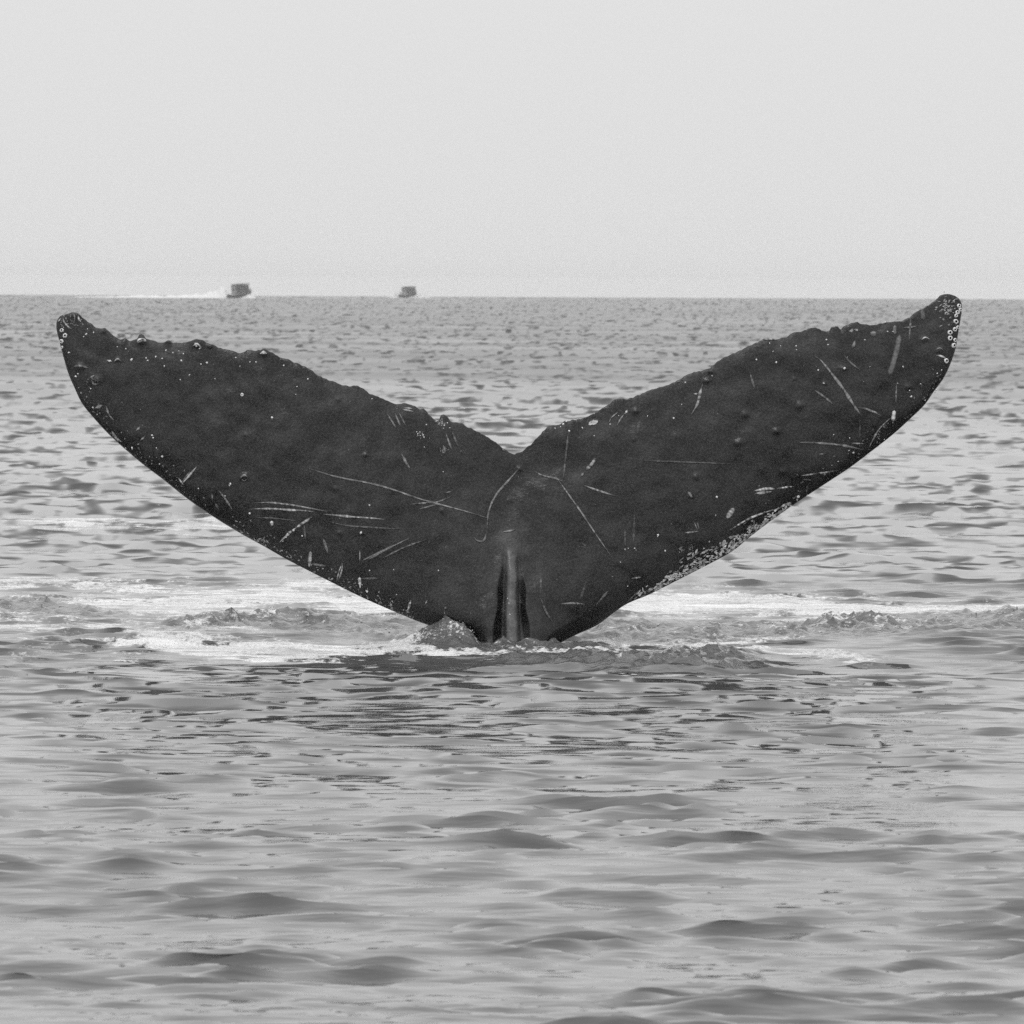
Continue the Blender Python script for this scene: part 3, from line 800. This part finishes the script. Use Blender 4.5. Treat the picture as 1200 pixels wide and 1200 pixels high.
for cx_, cy_, rr, n_, s1 in [(521, 526.5, 4.5, 30, .22), (308, 633, 5, 22, .3), (458, 707, 5, 20, .35), (493, 509, 6, 10, .3), (799, 643, 5, 20, .25), (810, 642, 4, 12, .25),
                             (517, 496, 5, 22, .25), (545, 528, 6, 16, .07), (112, 445, 5, 16, .12), (932, 584, 4, 10, .3), (685, 640, 5, 10, .1)]:
    for _ in range(n_):
        st.append((cx_ + rc.gauss(0, rr * .45), cy_ + rc.gauss(0, rr * .4), rc.uniform(1, 2.6), rc.uniform(0, 3), rc.uniform(0.6, 1.2), s1 * rc.uniform(.3, 1.3)))
for _ in range(800):                                   # sparse flecks everywhere
    x, y = rc.uniform(90, 1105), rc.uniform(370, 720)
    d2 = (fpi[:, 0] - x) ** 2 + (fpi[:, 1] - y) ** 2
    if d2.min() < 3: st.append((x, y, rc.uniform(0.8, 2.2), rc.uniform(0, 3), rc.uniform(0.6, 1.1), rc.uniform(.015, .06) if rc.random() < .85 else rc.uniform(.08, .25)))
crust(st)

# ------------------------------------------------------------------ drops and shreds of water thrown up by the dive
def droplets(name, pts, mat, label):
    base = bmesh.new(); bmesh.ops.create_icosphere(base, subdivisions=1, radius=1.0)
    bv = np.array([v.co[:] for v in base.verts]); bf_ = np.array([[v.index for v in f.verts] for f in base.faces]); base.free()
    V_, F_ = [], []
    for k, (x, y, z, r_) in enumerate(pts):
        V_.append(bv * r_ * np.array([rc.uniform(.8, 1.8), 1, rc.uniform(.6, 1.2)]) + (x, y, z)); F_.append(bf_ + k * len(bv))
    me = bpy.data.meshes.new(name)
    raw_mesh(me, np.concatenate(V_), np.concatenate(F_))
    o = link(name, me, mat)
    return tag(o, label, 'spray', kind='stuff')
zfun = lambda x, y: V[np.argmin((V[:, 0] - x) ** 2 + (V[:, 1] - y) ** 2), 2]
tv = np.nonzero((turb > 0.55) & ((np.abs(X0) > 0.6) | (Y0 > 45.7)) & (np.abs(X0) < 3.2) & (Y0 > 44) & (Y0 < 52.5))[0]
pick = rng.choice(tv, 500)
pd = [(V[i, 0], V[i, 1], V[i, 2] + abs(rng.normal(0, 0.006)), rng.uniform(0.0015, 0.0042)) for i in pick]
lv = np.nonzero(LUMP > 0.03)[0]
for i in rng.choice(lv, 40): pd.append((V[i, 0], V[i, 1], V[i, 2] + abs(rng.normal(0, 0.01)), rng.uniform(0.0010, 0.0026)))
droplets('splash', pd, FOAM, 'white droplets over the churned water at the foot of the whale tail')

# ------------------------------------------------------------------ the two boats on the horizon
def flat(name, v): 
    m = NT(name)
    t_ = m.node('ShaderNodeTexCoord').outputs['Object']
    return m.done(m.pbsdf(m.ramp(m.noise(t_, 3.0, 4.0, 0.6), 0.3, 0.7, v * 0.8, v * 1.2), 0.4, 0.4))
HULL, CABIN, TOP, GLASS, METAL = flat('hull_paint', 0.03), flat('cabin_paint', 0.07), flat('canopy_cloth', 0.035), flat('window_glass', 0.02), flat('grey_metal', 0.25)
PALE = flat('pale_paint', 0.2)
def bm_obj(name, bm, mat, parent, bev=0.0):
    if bev: bmesh.ops.bevel(bm, geom=list(bm.edges), offset=bev, segments=2, affect='EDGES', profile=0.6)
    bmesh.ops.recalc_face_normals(bm, faces=bm.faces)
    me = bpy.data.meshes.new(name); bm.to_mesh(me); bm.free()
    return link(name, me, mat, parent)
def box(bm, x0, x1, y0, y1, z0, z1, taper=0.0, rake=0.0):
    vs_ = [bm.verts.new(q) for q in ((x0, y0, z0), (x1, y0, z0), (x1, y1, z0), (x0, y1, z0),
           (x0 + taper, y0 + taper, z1), (x1 - taper - rake, y0 + taper, z1), (x1 - taper - rake, y1 - taper, z1), (x0 + taper, y1 - taper, z1))]
    for f in ((3, 2, 1, 0), (4, 5, 6, 7), (0, 1, 5, 4), (1, 2, 6, 5), (2, 3, 7, 6), (3, 0, 4, 7)): bm.faces.new([vs_[i] for i in f])
def rod(bm, a, b, r_):
    a, b = Vector(a), Vector(b); d = b - a
    m = Matrix.Translation((a + b) / 2) @ d.to_track_quat('Z', 'Y').to_matrix().to_4x4()
    bmesh.ops.create_cone(bm, cap_ends=True, segments=8, radius1=r_, radius2=r_, depth=d.length, matrix=m)
def make_boat():
    t = bpy.data.objects.new('motor_boat', None); C.objects.link(t)
    bm = bmesh.new()                                    # flared planing hull, bow towards +x
    secs = []
    for x, hb, zk, zs in [(-3.9, 1.8, -0.5, 1.75), (-2.4, 1.9, -0.55, 1.8), (0, 1.95, -0.55, 2.0), (2.5, 1.75, -0.35, 2.5), (3.9, 1.25, 0.2, 3.0), (4.9, 0.6, 1.2, 3.5), (5.5, 0.06, 2.5, 3.8)]:
        secs.append([bm.verts.new((x, y, z)) for y, z in ((-hb, zs), (-hb * 0.82, zk + 0.45 * (zs - zk)), (0, zk), (hb * 0.82, zk + 0.45 * (zs - zk)), (hb, zs))])
    for a, b in zip(secs, secs[1:]):
        for i in range(4): bm.faces.new((a[i], a[i + 1], b[i + 1], b[i]))
        bm.faces.new((a[4], a[0], b[0], b[4]))
    bm.faces.new(secs[0]); bm.faces.new(secs[-1][::-1])
    bm_obj('hull', bm, HULL, t)
    bm = bmesh.new(); box(bm, -3.95, 5.2, -1.99, 1.99, 1.72, 1.86); 
    for v in bm.verts:
        if v.co.x > 0: v.co.y *= 0.2; v.co.z += 1.55
    bm_obj('rub_rail', bm, METAL, t)
    bm = bmesh.new(); box(bm, -2.2, 4.2, -1.6, 1.6, 1.7, 4.2, 0.12, 0.5)
    cab = bm_obj('cabin', bm, CABIN, t, 0.08)
    bm = bmesh.new(); box(bm, -2.32, -2.22, -1.5, 1.5, 1.9, 4.1); box(bm, -2.36, -2.30, -1.5, 1.5, 4.5, 5.9); bm_obj('aft_bulkhead', bm, PALE, t)
    for x0, x1 in ((-1.6, -0.1), (0.2, 1.6), (1.9, 3.0)):
        for s in (-1, 1):
            bm = bmesh.new(); box(bm, x0, x1, s * 1.54 - 0.06, s * 1.54 + 0.06, 3.0, 3.8); bm_obj('window', bm, GLASS, cab)
    bm = bmesh.new(); box(bm, 3.5, 4.1, -1.3, 1.3, 2.95, 3.8, 0.02, 0.2); bm_obj('windshield', bm, GLASS, cab)
    bm = bmesh.new(); box(bm, -2.4, 4.0, -1.75, 1.75, 4.2, 4.38); bm_obj('upper_deck', bm, CABIN, t)
    bm = bmesh.new(); box(bm, 1.2, 3.4, -1.5, 1.5, 4.38, 5.6, 0.1, 0.2); bm_obj('flybridge', bm, CABIN, t, 0.06)
    bm = bmesh.new(); box(bm, -2.3, 3.9, -1.7, 1.7, 6.5, 6.78, 0.1); bm_obj('canopy', bm, TOP, t, 0.04)
    for x in (-2.0, 0.6, 3.6):
        for s in (-1, 1):
            bm = bmesh.new(); rod(bm, (x, s * 1.5, 4.3), (x, s * 1.5, 6.55), 0.06); bm_obj('post', bm, METAL, t)
    for s in (-1, 1):
        bm = bmesh.new(); box(bm, -2.1, 3.2, s * 1.6 - 0.04, s * 1.6 + 0.04, 4.38, 6.3); bm_obj('side_curtain', bm, TOP, t)
    bm = bmesh.new(); rod(bm, (4.0, 1.4, 4.3), (4.5, 1.5, 6.6), 0.06); bm_obj('antenna', bm, METAL, t)
    bm = bmesh.new(); rod(bm, (5.3, 0, 3.6), (5.3, 0, 4.4), 0.05)
    for s in (-1, 1): rod(bm, (5.3, 0, 4.4), (3.4, s * 1.5, 3.6), 0.05)
    bm_obj('bow_rail', bm, METAL, t)
    bm = bmesh.new(); box(bm, -4.7, -3.9, -1.6, 1.6, 0.5, 0.75); bm_obj('swim_platform', bm, CABIN, t)
    for s in (-0.7, 0.7):
        bm = bmesh.new(); box(bm, -4.95, -4.1, s - 0.35, s + 0.35, 0.75, 2.3, 0.12); box(bm, -4.6, -4.3, s - 0.1, s + 0.1, -0.6, 0.74); bm_obj('outboard_motor', bm, HULL, t)
    return t
def copy_tree(o, parent=None):
    c = o.copy(); C.objects.link(c)
    if parent is not None: c.parent = parent
    for ch in list(o.children): copy_tree(ch, c)
    return c
def boat_base(px, Y): 
    q = at_depth(px, 349, Y); return float(q[0])
B1Y, B2Y = 2830.0, 3540.0
boat = make_boat()
boat.location = (boat_base(280.5, B1Y), B1Y, -0.1)
boat.scale = (0.76, 0.76, 0.60)
boat.rotation_euler = (math.radians(0), math.radians(-4), math.radians(36))
tag(boat, 'larger dark motor boat speeding on the horizon with a long white wake behind it', 'boat', 'motor boats far out on the horizon')
boat2 = copy_tree(boat)
boat2.location = (boat_base(478.0, B2Y), B2Y, 0.15)
boat2.rotation_euler = (0, math.radians(-4), math.radians(48))
boat2.scale = (0.787, 0.787, 0.55)
tag(boat2, 'smaller motor boat on the horizon with short puffs of spray on either side', 'boat', 'motor boats far out on the horizon')

def wake(name, xs, hs, Y, wid, label, seed):
    r = np.random.default_rng(seed)
    nx, ny = 160, 12
    x = np.linspace(xs[0], xs[-1], nx)
    h_ = np.interp(x, xs, hs)
    jag = np.interp(np.arange(nx), np.arange(0, nx + 4, 4), r.uniform(0.55, 1.25, nx // 4 + 1))
    v = np.linspace(-1, 1, ny)
    Zg = (h_ * jag)[:, None] * np.clip(1 - v[None, :] ** 2, 0, 1) * r.uniform(0.8, 1.15, (nx, ny)) - 0.1
    Vw = np.stack([np.repeat(x[:, None], ny, 1) + r.normal(0, 0.12, (nx, ny)), np.repeat(v[None, :] * wid, nx, 0), Zg], -1).reshape(-1, 3)
    me = grid_mesh(name, Vw, nx, ny, flip=True)
    o = link(name, me, FOAM); o.location = (0, Y, 0.05)
    return tag(o, label, 'wake', kind='stuff')
b1 = lambda px: boat_base(px, B1Y)
b2 = lambda px: boat_base(px, B2Y)
wake('wake', [b1(85), b1(150), b1(215), b1(243), b1(252), b1(258), b1(268), b1(277), b1(286), b1(291), b1(300)],
     [0.15, 0.6, 0.8, 1.5, 2.9, 3.0, 1.8, 1.0, 1.0, 1.7, 0.15], B1Y + 2.5, 4.0, 'long white wake and spray trailing the larger boat', 3)
wake('wake', [b2(455), b2(462), b2(468), b2(476), b2(484), b2(489), b2(497), b2(505)], [0.1, 1.2, 2.1, 1.0, 0.9, 1.8, 1.1, 0.1], B2Y + 2.5, 4.0, 'short white puffs of spray beside the smaller boat', 4)

# ------------------------------------------------------------------ sea haze
bm = bmesh.new(); bmesh.ops.create_cube(bm, size=1.0)
me = bpy.data.meshes.new('haze'); bm.to_mesh(me); bm.free()
hm = bpy.data.materials.new('haze'); hm.use_nodes = True
hm.node_tree.nodes.clear()
ho = hm.node_tree.nodes.new('ShaderNodeOutputMaterial')
hv = hm.node_tree.nodes.new('ShaderNodeVolumePrincipled')
hv.inputs['Color'].default_value = (0.95, 0.95, 0.95, 1)
hv.inputs['Density'].default_value = 0.00009
hv.inputs['Anisotropy'].default_value = 0.2
hm.node_tree.links.new(hv.outputs['Volume'], ho.inputs['Volume'])
haze = link('haze', me, hm)
haze.scale = (15000, 13000, 12.0); haze.location = (0, 0, 4.6)
tag(haze, 'pale sea haze lying over the water out to the horizon', kind='stuff')
